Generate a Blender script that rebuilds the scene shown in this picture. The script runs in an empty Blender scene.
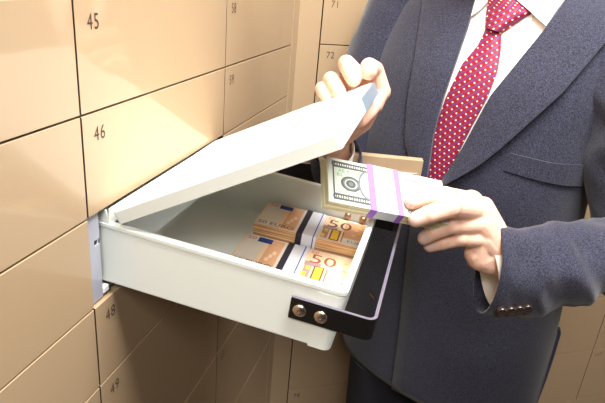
import bpy, bmesh, math, random
from mathutils import Vector, Matrix, noise
random.seed(4)
sc = bpy.context.scene
COL = sc.collection
V = Vector
CAMZ = 1.5
# ------------------------------------------------------------------ camera
F_PX, CX, CY = 554.0, 302.5, 201.5
cR = V((0.96193639, 0.26068324, 0.08199168))          # camera right in world
cD = V((0.17320802, -0.34954106, -0.92077143))        # camera down
cF = V((-0.21137022, 0.89992516, -0.38138869))        # camera forward
CAM = V((0, 0, CAMZ))
cam_d = bpy.data.cameras.new('camera'); cam = bpy.data.objects.new('camera', cam_d); COL.objects.link(cam)
m = Matrix((cR, -cD, -cF)).transposed().to_4x4(); m.translation = CAM
cam.matrix_world = m
cam_d.sensor_width = 36; cam_d.lens = 36 * F_PX / 605; cam_d.clip_start = 0.02
sc.camera = cam

def ray(x, y): return cR * ((x - CX) / F_PX) + cD * ((y - CY) / F_PX) + cF
def W(x, y, d): return CAM + ray(x, y) * d             # a point of the place, measured from where the photographer stood

# ------------------------------------------------------------------ materials
def srgb(r, g, b):
    f = lambda c: c / 12.92 if c <= .04045 else ((c + .055) / 1.055) ** 2.4
    return (f(r / 255), f(g / 255), f(b / 255), 1)
def mat(name, col, rough=.5, metal=0, spec=.5, noise_amt=0, noise_scale=60, bump=0, bump_scale=400, coat=0, sheen=0, coat_rough=.1, sss=0):
    M = bpy.data.materials.new(name); M.use_nodes = True
    nt = M.node_tree; b = nt.nodes['Principled BSDF']
    b.inputs['Base Color'].default_value = col
    b.inputs['Roughness'].default_value = rough; b.inputs['Metallic'].default_value = metal
    b.inputs['Specular IOR Level'].default_value = spec
    b.inputs['Coat Weight'].default_value = coat; b.inputs['Coat Roughness'].default_value = coat_rough
    b.inputs['Sheen Weight'].default_value = sheen
    if sss:
        b.inputs['Subsurface Weight'].default_value = sss; b.inputs['Subsurface Radius'].default_value = (.004, .0016, .0008); b.inputs['Subsurface Scale'].default_value = 1
    tc = nt.nodes.new('ShaderNodeTexCoord')
    if noise_amt:
        n = nt.nodes.new('ShaderNodeTexNoise'); n.inputs['Scale'].default_value = noise_scale; n.inputs['Detail'].default_value = 4
        nt.links.new(tc.outputs['Object'], n.inputs['Vector'])
        mx = nt.nodes.new('ShaderNodeMixRGB'); mx.blend_type = 'MIX'
        mx.inputs[1].default_value = tuple(c * (1 - noise_amt) for c in col[:3]) + (1,)
        mx.inputs[2].default_value = tuple(min(1, c * (1 + noise_amt)) for c in col[:3]) + (1,)
        nt.links.new(n.outputs['Fac'], mx.inputs[0]); nt.links.new(mx.outputs[0], b.inputs['Base Color'])
    if bump:
        n2 = nt.nodes.new('ShaderNodeTexNoise'); n2.inputs['Scale'].default_value = bump_scale; n2.inputs['Detail'].default_value = 2
        nt.links.new(tc.outputs['Object'], n2.inputs['Vector'])
        bp = nt.nodes.new('ShaderNodeBump'); bp.inputs['Strength'].default_value = bump; bp.inputs['Distance'].default_value = .001
        nt.links.new(n2.outputs['Fac'], bp.inputs['Height']); nt.links.new(bp.outputs['Normal'], b.inputs['Normal'])
    return M

M = {}
M['tan'] = mat('tan_lacquer', srgb(184, 157, 124), rough=.42, spec=.45, noise_amt=.03, noise_scale=5, coat=.8, coat_rough=.07)
M['tan_edge'] = mat('tan_edge', srgb(215, 182, 138), rough=.4)
M['seam'] = mat('seam_dark', srgb(70, 48, 32), rough=.7)
M['ink'] = mat('number_ink', srgb(66, 48, 38), rough=.6)
M['cream'] = mat('cream_paint', srgb(236, 240, 233), rough=.5, spec=.35, noise_amt=.015, noise_scale=12)
M['liner'] = mat('liner_steel', srgb(190, 192, 205), rough=.42, metal=.3)
M['suit_reflection'] = mat('suit_reflection', srgb(160, 184, 202), rough=.45, metal=.7)  # reflection of the blue suit, put into the colour
M['black'] = mat('black_plastic', srgb(18, 17, 18), rough=.22, spec=.6, coat=.3)
M['panel_black'] = mat('panel_black', srgb(24, 22, 25), rough=.5)
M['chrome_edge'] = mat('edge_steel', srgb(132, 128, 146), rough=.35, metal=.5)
M['screw'] = mat('screw_steel', srgb(215, 200, 185), rough=.25, metal=1)
M['copper'] = mat('nut_brass', srgb(200, 160, 125), rough=.3, metal=.9)
M['skin'] = mat('skin', srgb(240, 194, 170), rough=.45, spec=.4, noise_amt=.14, noise_scale=90, bump=.3, bump_scale=420, sss=.12)
M['nail'] = mat('nail', srgb(226, 190, 178), rough=.22, spec=.6)
M['lip'] = mat('lip', srgb(178, 105, 95), rough=.45)
M['eye'] = mat('eye', srgb(60, 50, 45), rough=.2)
M['hair'] = mat('hair_grey', srgb(95, 85, 78), rough=.6, noise_amt=.3, noise_scale=300, bump=.6, bump_scale=300)
M['shirt'] = mat('shirt_cotton', srgb(243, 236, 228), rough=.8, bump=.05, bump_scale=900)
M['shoe'] = mat('shoe_leather', srgb(25, 22, 20), rough=.3)
M['button'] = mat('button_horn', srgb(52, 42, 38), rough=.25)
M['trouser'] = mat('trouser_wool', srgb(24, 24, 33), rough=.85, noise_amt=.15, noise_scale=600, bump=.2, bump_scale=1200)

def suit_mat():
    Mt = mat('suit_wool', srgb(62, 66, 90), rough=.82, spec=.25, sheen=.25)
    nt = Mt.node_tree; b = nt.nodes['Principled BSDF']
    tc = nt.nodes.new('ShaderNodeTexCoord')
    n = nt.nodes.new('ShaderNodeTexNoise'); n.inputs['Scale'].default_value = 620; n.inputs['Detail'].default_value = 1
    v = nt.nodes.new('ShaderNodeTexVoronoi'); v.inputs['Scale'].default_value = 520
    nt.links.new(tc.outputs['Object'], n.inputs['Vector']); nt.links.new(tc.outputs['Object'], v.inputs['Vector'])
    rp = nt.nodes.new('ShaderNodeValToRGB'); e = rp.color_ramp.elements
    e[0].position = .3; e[0].color = srgb(18, 19, 29); e[1].position = .74; e[1].color = srgb(66, 67, 88)
    nt.links.new(n.outputs['Fac'], rp.inputs['Fac']); nt.links.new(rp.outputs['Color'], b.inputs['Base Color'])
    bp = nt.nodes.new('ShaderNodeBump'); bp.inputs['Strength'].default_value = .35; bp.inputs['Distance'].default_value = .0008
    nt.links.new(v.outputs['Distance'], bp.inputs['Height']); nt.links.new(bp.outputs['Normal'], b.inputs['Normal'])
    return Mt
M['suit'] = suit_mat()
M['suit_dark'] = mat('suit_stitch', srgb(22, 22, 34), rough=.9)

def math_node(nt, op, a, b=None):
    n = nt.nodes.new('ShaderNodeMath'); n.operation = op
    for i, x in enumerate((a, b)):
        if x is None: continue
        if isinstance(x, (int, float)): n.inputs[i].default_value = x
        else: nt.links.new(x, n.inputs[i])
    return n.outputs[0]
def tie_mat():
    Mt = mat('tie_silk', srgb(168, 28, 52), rough=.55, spec=.25, sheen=.05)
    nt = Mt.node_tree; b = nt.nodes['Principled BSDF']
    uv = nt.nodes.new('ShaderNodeUVMap'); sx = nt.nodes.new('ShaderNodeSeparateXYZ'); nt.links.new(uv.outputs[0], sx.inputs[0])
    al = math.radians(48); U, Vv = sx.outputs[0], sx.outputs[1]
    pv = math_node(nt, 'DIVIDE', math_node(nt, 'SUBTRACT', math_node(nt, 'MULTIPLY', Vv, math.cos(al)), math_node(nt, 'MULTIPLY', U, math.sin(al))), .0098)
    qv = math_node(nt, 'DIVIDE', math_node(nt, 'ADD', math_node(nt, 'MULTIPLY', U, math.cos(al)), math_node(nt, 'MULTIPLY', Vv, math.sin(al))), .0085)
    row = math_node(nt, 'FLOOR', pv)
    xo = math_node(nt, 'ADD', qv, math_node(nt, 'MULTIPLY', row, .37))
    fx = math_node(nt, 'SUBTRACT', math_node(nt, 'FRACT', xo), .5)
    fy = math_node(nt, 'SUBTRACT', math_node(nt, 'FRACT', pv), .5)
    d2 = math_node(nt, 'ADD', math_node(nt, 'MULTIPLY', fx, fx), math_node(nt, 'MULTIPLY', fy, fy))
    dot = math_node(nt, 'LESS_THAN', d2, .020)
    afy = math_node(nt, 'ABSOLUTE', fy); afx = math_node(nt, 'ABSOLUTE', fx)
    dash = math_node(nt, 'MULTIPLY', math_node(nt, 'GREATER_THAN', afy, .37), math_node(nt, 'LESS_THAN', afx, .36))
    m1 = nt.nodes.new('ShaderNodeMixRGB'); m1.inputs[1].default_value = srgb(138, 14, 38); m1.inputs[2].default_value = srgb(84, 66, 128)
    nt.links.new(dash, m1.inputs[0])
    m2 = nt.nodes.new('ShaderNodeMixRGB'); m2.inputs[2].default_value = srgb(250, 232, 215)
    nt.links.new(m1.outputs[0], m2.inputs[1]); nt.links.new(dot, m2.inputs[0])
    nt.links.new(m2.outputs[0], b.inputs['Base Color'])
    return Mt
M['tie'] = tie_mat()

def stack_mat(name, c1, c2, scale):
    """edges of a pile of notes: fine lines running along the pile"""
    Mt = mat(name, c1, rough=.85)
    nt = Mt.node_tree; b = nt.nodes['Principled BSDF']
    tc = nt.nodes.new('ShaderNodeTexCoord'); mp = nt.nodes.new('ShaderNodeMapping'); mp.inputs['Scale'].default_value = (9, 9, scale)
    n = nt.nodes.new('ShaderNodeTexNoise'); n.inputs['Scale'].default_value = 1; n.inputs['Detail'].default_value = 3
    nt.links.new(tc.outputs['Object'], mp.inputs[0]); nt.links.new(mp.outputs[0], n.inputs['Vector'])
    rp = nt.nodes.new('ShaderNodeValToRGB'); e = rp.color_ramp.elements
    e[0].position = .35; e[0].color = c1; e[1].position = .65; e[1].color = c2
    nt.links.new(n.outputs['Fac'], rp.inputs['Fac']); nt.links.new(rp.outputs['Color'], b.inputs['Base Color'])
    return Mt
M['euro_edge'] = stack_mat('euro_edges', srgb(170, 105, 60), srgb(236, 200, 150), 1100)
M['dollar_edge'] = stack_mat('dollar_edges', srgb(196, 180, 130), srgb(242, 236, 205), 1100)
M['e_paper'] = mat('euro_paper', srgb(226, 214, 198), rough=.85, noise_amt=.03, noise_scale=200)
M['e_orange'] = mat('euro_orange', srgb(222, 168, 126), rough=.85, noise_amt=.10, noise_scale=300)
M['e_peach'] = mat('euro_peach', srgb(240, 205, 168), rough=.85, noise_amt=.06, noise_scale=300)
M['e_brown'] = mat('euro_brown', srgb(165, 84, 62), rough=.85, noise_amt=.2, noise_scale=500)
M['e_dark'] = mat('euro_dark', srgb(112, 72, 60), rough=.85, noise_amt=.2, noise_scale=500)
M['e_grey'] = mat('euro_grey', srgb(168, 140, 140), rough=.85, noise_amt=.2, noise_scale=600)
M['e_blue'] = mat('euro_blue', srgb(32, 62, 140), rough=.8)
M['e_yellow'] = mat('euro_yellow', srgb(240, 196, 60), rough=.8, noise_amt=.1, noise_scale=400)
M['e_red'] = mat('euro_red', srgb(212, 92, 80), rough=.8)
M['e_skyblue'] = mat('euro_pale_blue', srgb(110, 140, 185), rough=.8)
M['strap'] = mat('strap_paper', srgb(224, 224, 230), rough=.75)
M['strap_line'] = mat('strap_black', srgb(44, 38, 52), rough=.8)
M['strap_blue'] = mat('strap_blue', srgb(70, 74, 160), rough=.8)
M['d_paper'] = mat('dollar_paper', srgb(216, 216, 202), rough=.85, noise_amt=.03, noise_scale=200)
M['d_tint'] = mat('dollar_tint', srgb(196, 200, 186), rough=.85, noise_amt=.10, noise_scale=900)
M['d_ink'] = mat('dollar_ink', srgb(78, 82, 80), rough=.85, noise_amt=.25, noise_scale=1200)
M['d_green'] = mat('dollar_green', srgb(62, 148, 82), rough=.8)
M['d_mid'] = mat('dollar_grey', srgb(104, 110, 108), rough=.85, noise_amt=.4, noise_scale=1500)
M['d_seal'] = mat('dollar_seal', srgb(70, 140, 130), rough=.8, noise_amt=.4, noise_scale=900)
M['violet'] = mat('strap_violet', srgb(160, 112, 200), rough=.75)
M['violet_ink'] = mat('strap_violet_ink', srgb(150, 115, 185), rough=.75)
M['floor'] = mat('floor_vinyl', srgb(70, 60, 52), rough=.5, noise_amt=.1, noise_scale=9)
M['ceil'] = mat('ceiling_paint', srgb(170, 165, 158), rough=.9)
M['wallpaint'] = mat('wall_paint', srgb(130, 116, 98), rough=.8)
def emit(name, col, s):
    Mt = bpy.data.materials.new(name); Mt.use_nodes = True; b = Mt.node_tree.nodes['Principled BSDF']
    b.inputs['Emission Color'].default_value = col; b.inputs['Emission Strength'].default_value = s; return Mt
M['lamp'] = emit('added_lamp_diffuser', (1, .97, .92, 1), 6)

# ------------------------------------------------------------------ object helpers
MW = {}
def link(o, parent=None):
    COL.objects.link(o)
    if parent is not None: o.parent = parent
    return o
def tag(o, label=None, cat=None, group=None, kind=None):
    if label: o['label'] = label
    if cat: o['category'] = cat
    if group: o['group'] = group
    if kind: o['kind'] = kind
    return o
def empty(name, M4, label, cat, group=None):
    o = bpy.data.objects.new(name, None); o.empty_display_size = .05; link(o); o.matrix_world = M4; MW[o.name] = M4
    return tag(o, label, cat, group)
def world_m(o):
    return MW.get(o.name, Matrix.Identity(4)) if o is not None else Matrix.Identity(4)
def meshobj(name, verts, faces, mats, parent=None, world=False, smooth=False, mi=None, origin=None, angle=None, uvs=None):
    """verts are local to the parent, or world points when world=True"""
    me = bpy.data.meshes.new(name)
    vs = [V(v) for v in verts]
    if world and parent is not None:
        inv = world_m(parent).inverted(); vs = [inv @ v for v in vs]
    if parent is None and origin is not None: vs = [v - V(origin) for v in vs]
    me.from_pydata([tuple(v) for v in vs], [], faces)
    if not isinstance(mats, (list, tuple)): mats = [mats]
    for mm in mats: me.materials.append(mm)
    if mi: me.polygons.foreach_set('material_index', mi)
    if uvs:
        ul = me.uv_layers.new(name='UVMap')
        for lp in me.loops: ul.data[lp.index].uv = uvs[lp.vertex_index]
    if smooth: me.polygons.foreach_set('use_smooth', [True] * len(me.polygons))
    me.validate(); me.update()
    o = bpy.data.objects.new(name, me); link(o, parent)
    if parent is None and origin is not None:
        o.location = origin; MW[o.name] = Matrix.Translation(origin)
    else: MW[o.name] = world_m(parent)
    if angle is not None and smooth:
        bm = bmesh.new(); bm.from_mesh(me)
        for e in bm.edges:
            if len(e.link_faces) == 2 and e.calc_face_angle(0) > math.radians(angle): e.smooth = False
        bm.to_mesh(me); bm.free()
    return o
class MB:
    def __init__(s): s.v = []; s.f = []; s.mi = []
    def add(s, vs, fs, m=0):
        k = len(s.v); s.v += [V(v) for v in vs]; s.f += [tuple(i + k for i in f) for f in fs]; s.mi += [m] * len(fs); return s
    def box(s, a, b, m=0, T=None, bev=0):
        bm = bmesh.new(); bmesh.ops.create_cube(bm, size=1)
        a, b = V(a), V(b)
        for v in bm.verts: v.co = V(((a[i] + b[i]) / 2 + v.co[i] * (b[i] - a[i]) for i in range(3)))
        if bev: bmesh.ops.bevel(bm, geom=bm.edges[:], offset=bev, segments=2, affect='EDGES', profile=.5)
        bm.normal_update(); bm.verts.index_update()
        s.add([(T @ v.co if T else v.co.copy()) for v in bm.verts], [[v.index for v in f.verts] for f in bm.faces], m); bm.free(); return s
    def poly(s, pts, m=0): return s.add(pts, [tuple(range(len(pts)))], m)
    def loft(s, rings, m=0, cap0=True, cap1=True, closed=True):
        n = len(rings[0]); k = len(s.v)
        for r in rings: s.v += [V(p) for p in r]
        for i in range(len(rings) - 1):
            for j in range(n if closed else n - 1):
                a = k + i * n + j; b = k + i * n + (j + 1) % n
                s.f.append((a, b, b + n, a + n)); s.mi.append(m)
        if cap0: s.f.append(tuple(k + j for j in reversed(range(n)))); s.mi.append(m)
        if cap1: s.f.append(tuple(k + (len(rings) - 1) * n + j for j in range(n))); s.mi.append(m)
        return s
    def tube(s, pts, radii, seg=16, m=0, cap=True, up=None):
        pts = [V(p) for p in pts]; rings = []; prev = up
        for i, p in enumerate(pts):
            t = (pts[min(i + 1, len(pts) - 1)] - pts[max(i - 1, 0)]).normalized()
            if prev is None: prev = V((0, 0, 1)) if abs(t.z) < .9 else V((1, 0, 0))
            a = (prev - t * prev.dot(t)).normalized(); b = t.cross(a); prev = a
            r = radii[i] if isinstance(radii, (list, tuple)) else radii
            ra, rb = r if isinstance(r, (tuple, list)) else (r, r)
            rings.append([p + a * (math.cos(2 * math.pi * j / seg) * ra) + b * (math.sin(2 * math.pi * j / seg) * rb) for j in range(seg)])
        return s.loft(rings, m, cap, cap)
    def build(s, name, mats, parent=None, **k):
        if len(set(s.mi)) > 1: k['mi'] = s.mi
        elif s.mi and s.mi[0] != 0: k['mi'] = s.mi
        return meshobj(name, s.v, s.f, mats, parent, **k)
def rrect(x0, x1, y0, y1, z, r, seg=5, shear=None):
    """rounded rectangle ring, counter-clockwise; r may be one radius"""
    out = []
    for cx, cy, a0 in ((x1 - r, y1 - r, 0), (x0 + r, y1 - r, 90), (x0 + r, y0 + r, 180), (x1 - r, y0 + r, 270)):
        for i in range(seg + 1):
            a = math.radians(a0 + 90 * i / seg); out.append(V((cx + r * math.cos(a), cy + r * math.sin(a), z)))
    return out
def text_geo(txt, size, squeeze=1.0, res=3, thin=False):
    """flat letters as vertices and faces, origin at lower left"""
    cu = bpy.data.curves.new('t', 'FONT'); cu.body = txt; cu.size = size; cu.resolution_u = res; cu.fill_mode = 'FRONT'; cu.space_character = 1.14 if thin else 1; cu.offset = -.002 * size * (1 if thin else 0)
    o = bpy.data.objects.new('t', cu); COL.objects.link(o)
    dg = bpy.context.evaluated_depsgraph_get(); dg.update()
    me = bpy.data.meshes.new_from_object(o.evaluated_get(dg))
    vs = [V((v.co.x * squeeze, v.co.y, 0)) for v in me.vertices]; fs = [tuple(p.vertices) for p in me.polygons]
    bpy.data.objects.remove(o); bpy.data.curves.remove(cu); bpy.data.meshes.remove(me)
    mx = min(v.x for v in vs); my = min(v.y for v in vs)
    vs = [v - V((mx, my, 0)) for v in vs]
    return vs, fs, max(v.x for v in vs), max(v.y for v in vs)

# ------------------------------------------------------------------ the vault walls
YS = [-.5728, -.2455, .0818, .409, .7345, 1.064]        # column edges along the left wall
ZT = [CAMZ + z for z in (1.05, .853, .656, .459, .2625, .164, .0655, -.033, -.1315, -.2300, -.3285, -.4270, -.6235, -.8205, -1.0170, -1.2135, -1.41)]
WX = -.3; GAP = .0010; DT = .010
WALLS = MB()
slot_y = (YS[3], YS[4]); slot_z = (ZT[10], ZT[9])
BK = WX - DT + .001
w = MB()
w.box((BK - .04, -1.6, 0), (BK, slot_y[0] + .001, 2.62)); w.box((BK - .04, slot_y[1] - .001, 0), (BK, 1.12, 2.62))
w.box((BK - .04, slot_y[0] + .001, 0), (BK, slot_y[1] - .001, slot_z[0] + .001)); w.box((BK - .04, slot_y[0] + .001, slot_z[1] - .001), (BK, slot_y[1] - .001, 2.62))
tag(w.build('wall_left', M['seam']), kind='structure')
w = MB()
w.box((BK, -1.6, 0), (WX, YS[0] - .001, 2.6), bev=.001)
w.box((BK, YS[0], 0), (WX, 1.064, ZT[16] - .001)); w.box((BK, YS[0], ZT[0] + .001), (WX, 1.064, 2.6))
w.box((BK, 1.0648, 0), (WX + .001, 1.106, 2.6), bev=.001)
tag(w.build('trim_1', M['tan']), kind='structure')
TH = math.radians(59)
BD = V((math.sin(TH), math.cos(TH), 0)); BN = V((BD.y, -BD.x, 0)); B0 = V((WX, 1.103, 0))
TL = Matrix(((0, 0, 1), (1, 0, 0), (0, 1, 0))).to_4x4(); TL.translation = V((WX, 0, 0))   # wall frame: x along, y up, z into the room
TB = Matrix((BD, V((0, 0, 1)), BN)).transposed().to_4x4(); TB.translation = B0
BL = 3.2
w = MB(); w.box((-.02, 0, -DT - .04), (BL, 2.62, -DT + .001), T=TB); tag(w.build('wall_back', M['seam']), kind='structure')
w = MB()
BU = [.0485, .3782, .7079, 1.0376, 1.3673, 1.697, 2.0267]
w.box((-.003, 0, -DT), (BU[0] - .0012, 2.6, 0), T=TB, bev=.0008)
w.box((BU[0], 0, -DT), (BL, ZT[16] - .001, 0), T=TB); w.box((BU[0], ZT[0] + .001, -DT), (BL, 2.6, 0), T=TB); w.box((BU[-1] + .001, ZT[16], -DT), (BL, ZT[0], 0), T=TB)
tag(w.build('trim_2', M['tan']), kind='structure')

def deposit_door(T, u0, u1, z0, z1, num, label, group=None):
    Mx = T @ Matrix.Translation(((u0 + u1) / 2, z0, 0))
    root = empty('deposit_locker', Mx, label, 'locker', group)
    hw = (u1 - u0) / 2 - GAP; h = z1 - z0
    b = MB().box((-hw, GAP, -DT), (hw, h - GAP, 0), bev=.0006)
    for i, f in enumerate(b.f):
        p, q, r_ = (b.v[k] for k in f[:3])
        if abs((q - p).cross(r_ - p).normalized().x) > .9: b.mi[i] = 1
    b.build('door', [M['tan'], M['seam']], root)
    if num:
        vs, fs, wd, ht = text_geo(str(num), .0192, .86, thin=True)
        x0 = -hw + .0160; y0 = h - .0138 - ht
        MB().add([v + V((x0, y0, .0003)) for v in vs], fs).build('number', M['ink'], root)
    return root
ROWW = {6: 'row above the picture', 7: 'top row in view', 8: 'second row from the top', 9: 'row of the pulled-out drawer', 10: 'first row under it',
        11: 'second row under it', 12: 'third row under it', 13: 'fourth row under it', 14: 'fifth row under it'}
COLW = {2: 'nearest column at the left edge', 3: 'column of the open drawer', 4: 'last column before the corner'}
for col in (2, 3, 4):
    for j in range(6, 15):
        if col == 3 and j == 9: continue
        num = {2: 32, 3: 45, 4: 58}[col] + (j - 7)
        deposit_door(TL, YS[col], YS[col + 1], ZT[j + 1], ZT[j], num, f'tan locker front {num}, {COLW[col]}, {ROWW[j]}')
BCOL = ['back wall column beside the corner', 'back wall column behind the suit', 'back wall column beyond the suit', 'back wall column at the right edge']
for c in range(4):
    for j in range(6, 15):
        num = 71 + 13 * c + (j - 7)
        deposit_door(TB, BU[c], BU[c + 1], ZT[j + 1], ZT[j], num, f'tan locker front {num}, {BCOL[c]}, {ROWW[j]}')
# plain wall cladding beyond the lockers
w = MB()
w.box((BK, YS[0], ZT[16]), (WX, YS[2] - .001, ZT[0])); w.box((BK, YS[2], ZT[15] * 0 + ZT[16]), (WX, 1.064, ZT[15] - .001)); w.box((BK, YS[2], ZT[6] + .001), (WX, 1.064, ZT[0]))
tag(w.build('trim_3', M['tan']), kind='structure')
w = MB()
w.box((BU[0], ZT[16], -DT), (BU[4], ZT[15] - .001, 0), T=TB); w.box((BU[0], ZT[6] + .001, -DT), (BU[4], ZT[0], 0), T=TB); w.box((BU[4] + .001, ZT[16], -DT), (BU[6], ZT[0], 0), T=TB)
tag(w.build('trim_4', M['tan']), kind='structure')

# room shell
w = MB(); w.box((-.4, -1.6, -.05), (2.6, 3.0, 0)); tag(w.build('floor', M['floor']), kind='structure')
w = MB(); w.box((-.4, -1.6, 2.6), (2.6, 3.0, 2.65)); tag(w.build('ceiling', M['ceil']), kind='structure')
w = MB(); w.box((2.45, -1.6, 0), (2.5, 3.0, 2.6)); tag(w.build('wall_right', M['wallpaint']), kind='structure')

# ------------------------------------------------------------------ open slot
sl = empty('deposit_slot', Matrix.Translation((WX, slot_y[0], slot_z[0])), 'open light grey steel slot behind the pulled-out drawer, under door 46', 'slot')
dy = slot_y[1] - slot_y[0]; dz = slot_z[1] - slot_z[0]
b = MB()
b.box((-.44, .001, .001), (-.0095, .003, dz - .001)); b.box((-.44, dy - .003, .001), (-.0095, dy - .001, dz - .001))
b.box((-.44, .003, .001), (-.0095, dy - .003, .003)); b.box((-.44, .003, dz - .003), (-.0095, dy - .003, dz - .001)); b.box((-.442, .001, .001), (-.44, dy - .001, dz - .001))
b.build('liner', M['liner'], sl)
b = MB()
b.box((-.006, .0012, .0015), (-.004, .021, .063)); b.box((-.006, .0012, .069), (-.004, .021, dz - .0015)); b.box((-.006, .0012, .063), (-.004, .012, .069)); b.box((-.02, .019, .003), (-.006, .021, dz - .003))
b.build('side_rail', M['liner'], sl)
MB().box((-.03, .021, .004), (-.003, .031, .011), bev=.001).build('stop_block', M['cream'], sl)

# ------------------------------------------------------------------ open door of the slot, swung to the far side
ang = math.radians(11.5)
DM = Matrix.Translation((WX + .006, .7135, slot_z[0])) @ Matrix.Rotation(ang, 4, 'Z')
dr = empty('deposit_locker', DM, 'open locker door standing out from the wall behind the drawer', 'locker')
DL = .2885; DHt = dz - .001
b = MB()
b.box((0, -.003, .001), (DL, .010, DHt), bev=.0012); b.build('door', M['tan'], dr)
b = MB(); b.box((.004, -.0045, .006), (DL - .006, -.003, DHt - .021)); b.build('inner_plate', M['panel_black'], dr)
b = MB(); b.box((.004, -.0052, DHt - .021), (DL - .006, -.003, DHt - .0202)); b.build('plate_edge', M['liner'], dr)
b = MB(); b.tube([(.002, .002, .008), (.002, .002, DHt - .008)], .0035, 12); b.build('hinge', M['liner'], dr)

# ------------------------------------------------------------------ the drawer
THB = .0863
BM = Matrix.Translation((WX, .438, CAMZ - .246)) @ Matrix.Rotation(THB, 4, 'Y')
bx = empty('deposit_box', BM, 'cream metal deposit box drawer pulled out of slot with its lid raised', 'deposit box')
Wd, Ld, Hd = .2457, .247, .0685
def tray():
    b = MB(); x0, r = -.11, .006
    rings = [rrect(x0, Ld - .0045, .001, Wd - .001, -Hd, .005), rrect(x0, Ld - .0035, 0, Wd, -Hd + .0015, r), rrect(x0, Ld, 0, Wd, -.0066, r), rrect(x0, Ld - .0012, .0012, Wd - .0012, -.0064, r - .001), rrect(x0, Ld - .0012, .0012, Wd - .0012, -.0046, r - .001),
             rrect(x0, Ld + .0012, -.0012, Wd + .0012, -.0043, r + .001), rrect(x0, Ld + .0012, -.0012, Wd + .0012, -.0008, r + .001), rrect(x0, Ld + .0006, -.0006, Wd + .0006, 0, r + .0006),
             rrect(x0 + .002, Ld - .0052, .0062, Wd - .0062, 0, r - .002), rrect(x0 + .002, Ld - .006, .0068, Wd - .0068, -.0008, r - .002), rrect(x0 + .002, Ld - .006, .0068, Wd - .0068, -.0046, r - .002), rrect(x0 + .002, Ld - .006, .0028, Wd - .0028, -.0050, r - .002),
             rrect(x0 + .002, Ld - .006, .0028, Wd - .0028, -Hd + .004, r - .002), rrect(x0 + .004, Ld - .0085, .005, Wd - .005, -Hd + .0025, .003)]
    b.loft(rings); b.build('tray', M['cream'], bx, smooth=True, angle=20)
tray()
b = MB()
for s in (0, 1):       # end cap: a second skin wrapped round the front of the tray
    pass
x0 = .2215; r = .0065
outer = [(x0, -.0012), (Ld - r, -.0012)] + [(Ld - r + (r + .0012) * math.sin(math.radians(a)), r - (r + .0012) * math.cos(math.radians(a))) for a in (20, 45, 70)] + [(Ld + .0012, r)]
prof = outer + [(x, Wd - y) for x, y in reversed(outer)]
inner = [(x0, .0002), (Ld - r, .0002), (Ld - .0002, r), (Ld - .0002, Wd - r), (Ld - r, Wd - .0002), (x0, Wd - .0002)]
def capring(pr, z, dx): return [V((x - dx * (1 if x > .24 else 0), y, z)) for x, y in pr]
inn = [(x0, .0014), (Ld - r, .0014)] + [(Ld - r + (r - .0014) * math.sin(math.radians(a)), r - (r - .0014) * math.cos(math.radians(a))) for a in (20, 45, 70)] + [(Ld - .0014, r)]
inn = inn + [(x, Wd - y) for x, y in reversed(inn)]
n = len(prof); zz = ((-Hd - .0004, .0045), (-.0068, .0006))
vs = []
for pr in (prof, inn):
    for z, dx in zz: vs += capring(pr, z, dx)
fs = []
for j in range(n - 1):
    fs += [(j, j + 1, n + j + 1, n + j), (2 * n + j + 1, 2 * n + j, 3 * n + j, 3 * n + j + 1), (n + j, n + j + 1, 3 * n + j + 1, 3 * n + j), (j + 1, j, 2 * n + j, 2 * n + j + 1)]
fs += [(0, n, 3 * n, 2 * n), (n - 1, 3 * n - 1, 4 * n - 1, 2 * n - 1)]
b.add(vs, fs)
b.build('end_cap', M['cream'], bx, smooth=True, angle=40)
# handle: black strap bent round the front
b = MB()
hz0, hz1 = -.0414, -.0185
def strap_ring(off):
    R = .006; xe = .2765
    p = [V((.198, -.0014 - off, 0))]
    for a in range(0, 91, 15): p.append(V((xe - R + (R + off) * math.sin(math.radians(a)), -.0014 + R - (R + off) * math.cos(math.radians(a)), 0)))
    q = [V((v.x, Wd - v.y, 0)) for v in reversed(p)]
    return p + q
o_, i_ = strap_ring(.0034), strap_ring(0)
n = len(o_); vs = []; fs = []
for z in (hz0, hz1):
    vs += [v + V((0, 0, z)) for v in o_] + [v + V((0, 0, z)) for v in i_]
for j in range(n - 1):
    fs += [(j, j + 1, 2 * n + j + 1, 2 * n + j), (n + j + 1, n + j, 3 * n + j, 3 * n + j + 1), (2 * n + j, 2 * n + j + 1, 3 * n + j + 1, 3 * n + j), (n + j, n + j + 1, j + 1, j)]
fs += [(0, 2 * n, 3 * n, n), (n - 1, 2 * n - 1, 4 * n - 1, 3 * n - 1)]
b.add(vs, fs)
hd = b.build('handle', M['black'], bx)
bv = hd.modifiers.new('bevel', 'BEVEL'); bv.width = .0006; bv.segments = 2; bv.limit_method = 'ANGLE'
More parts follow.
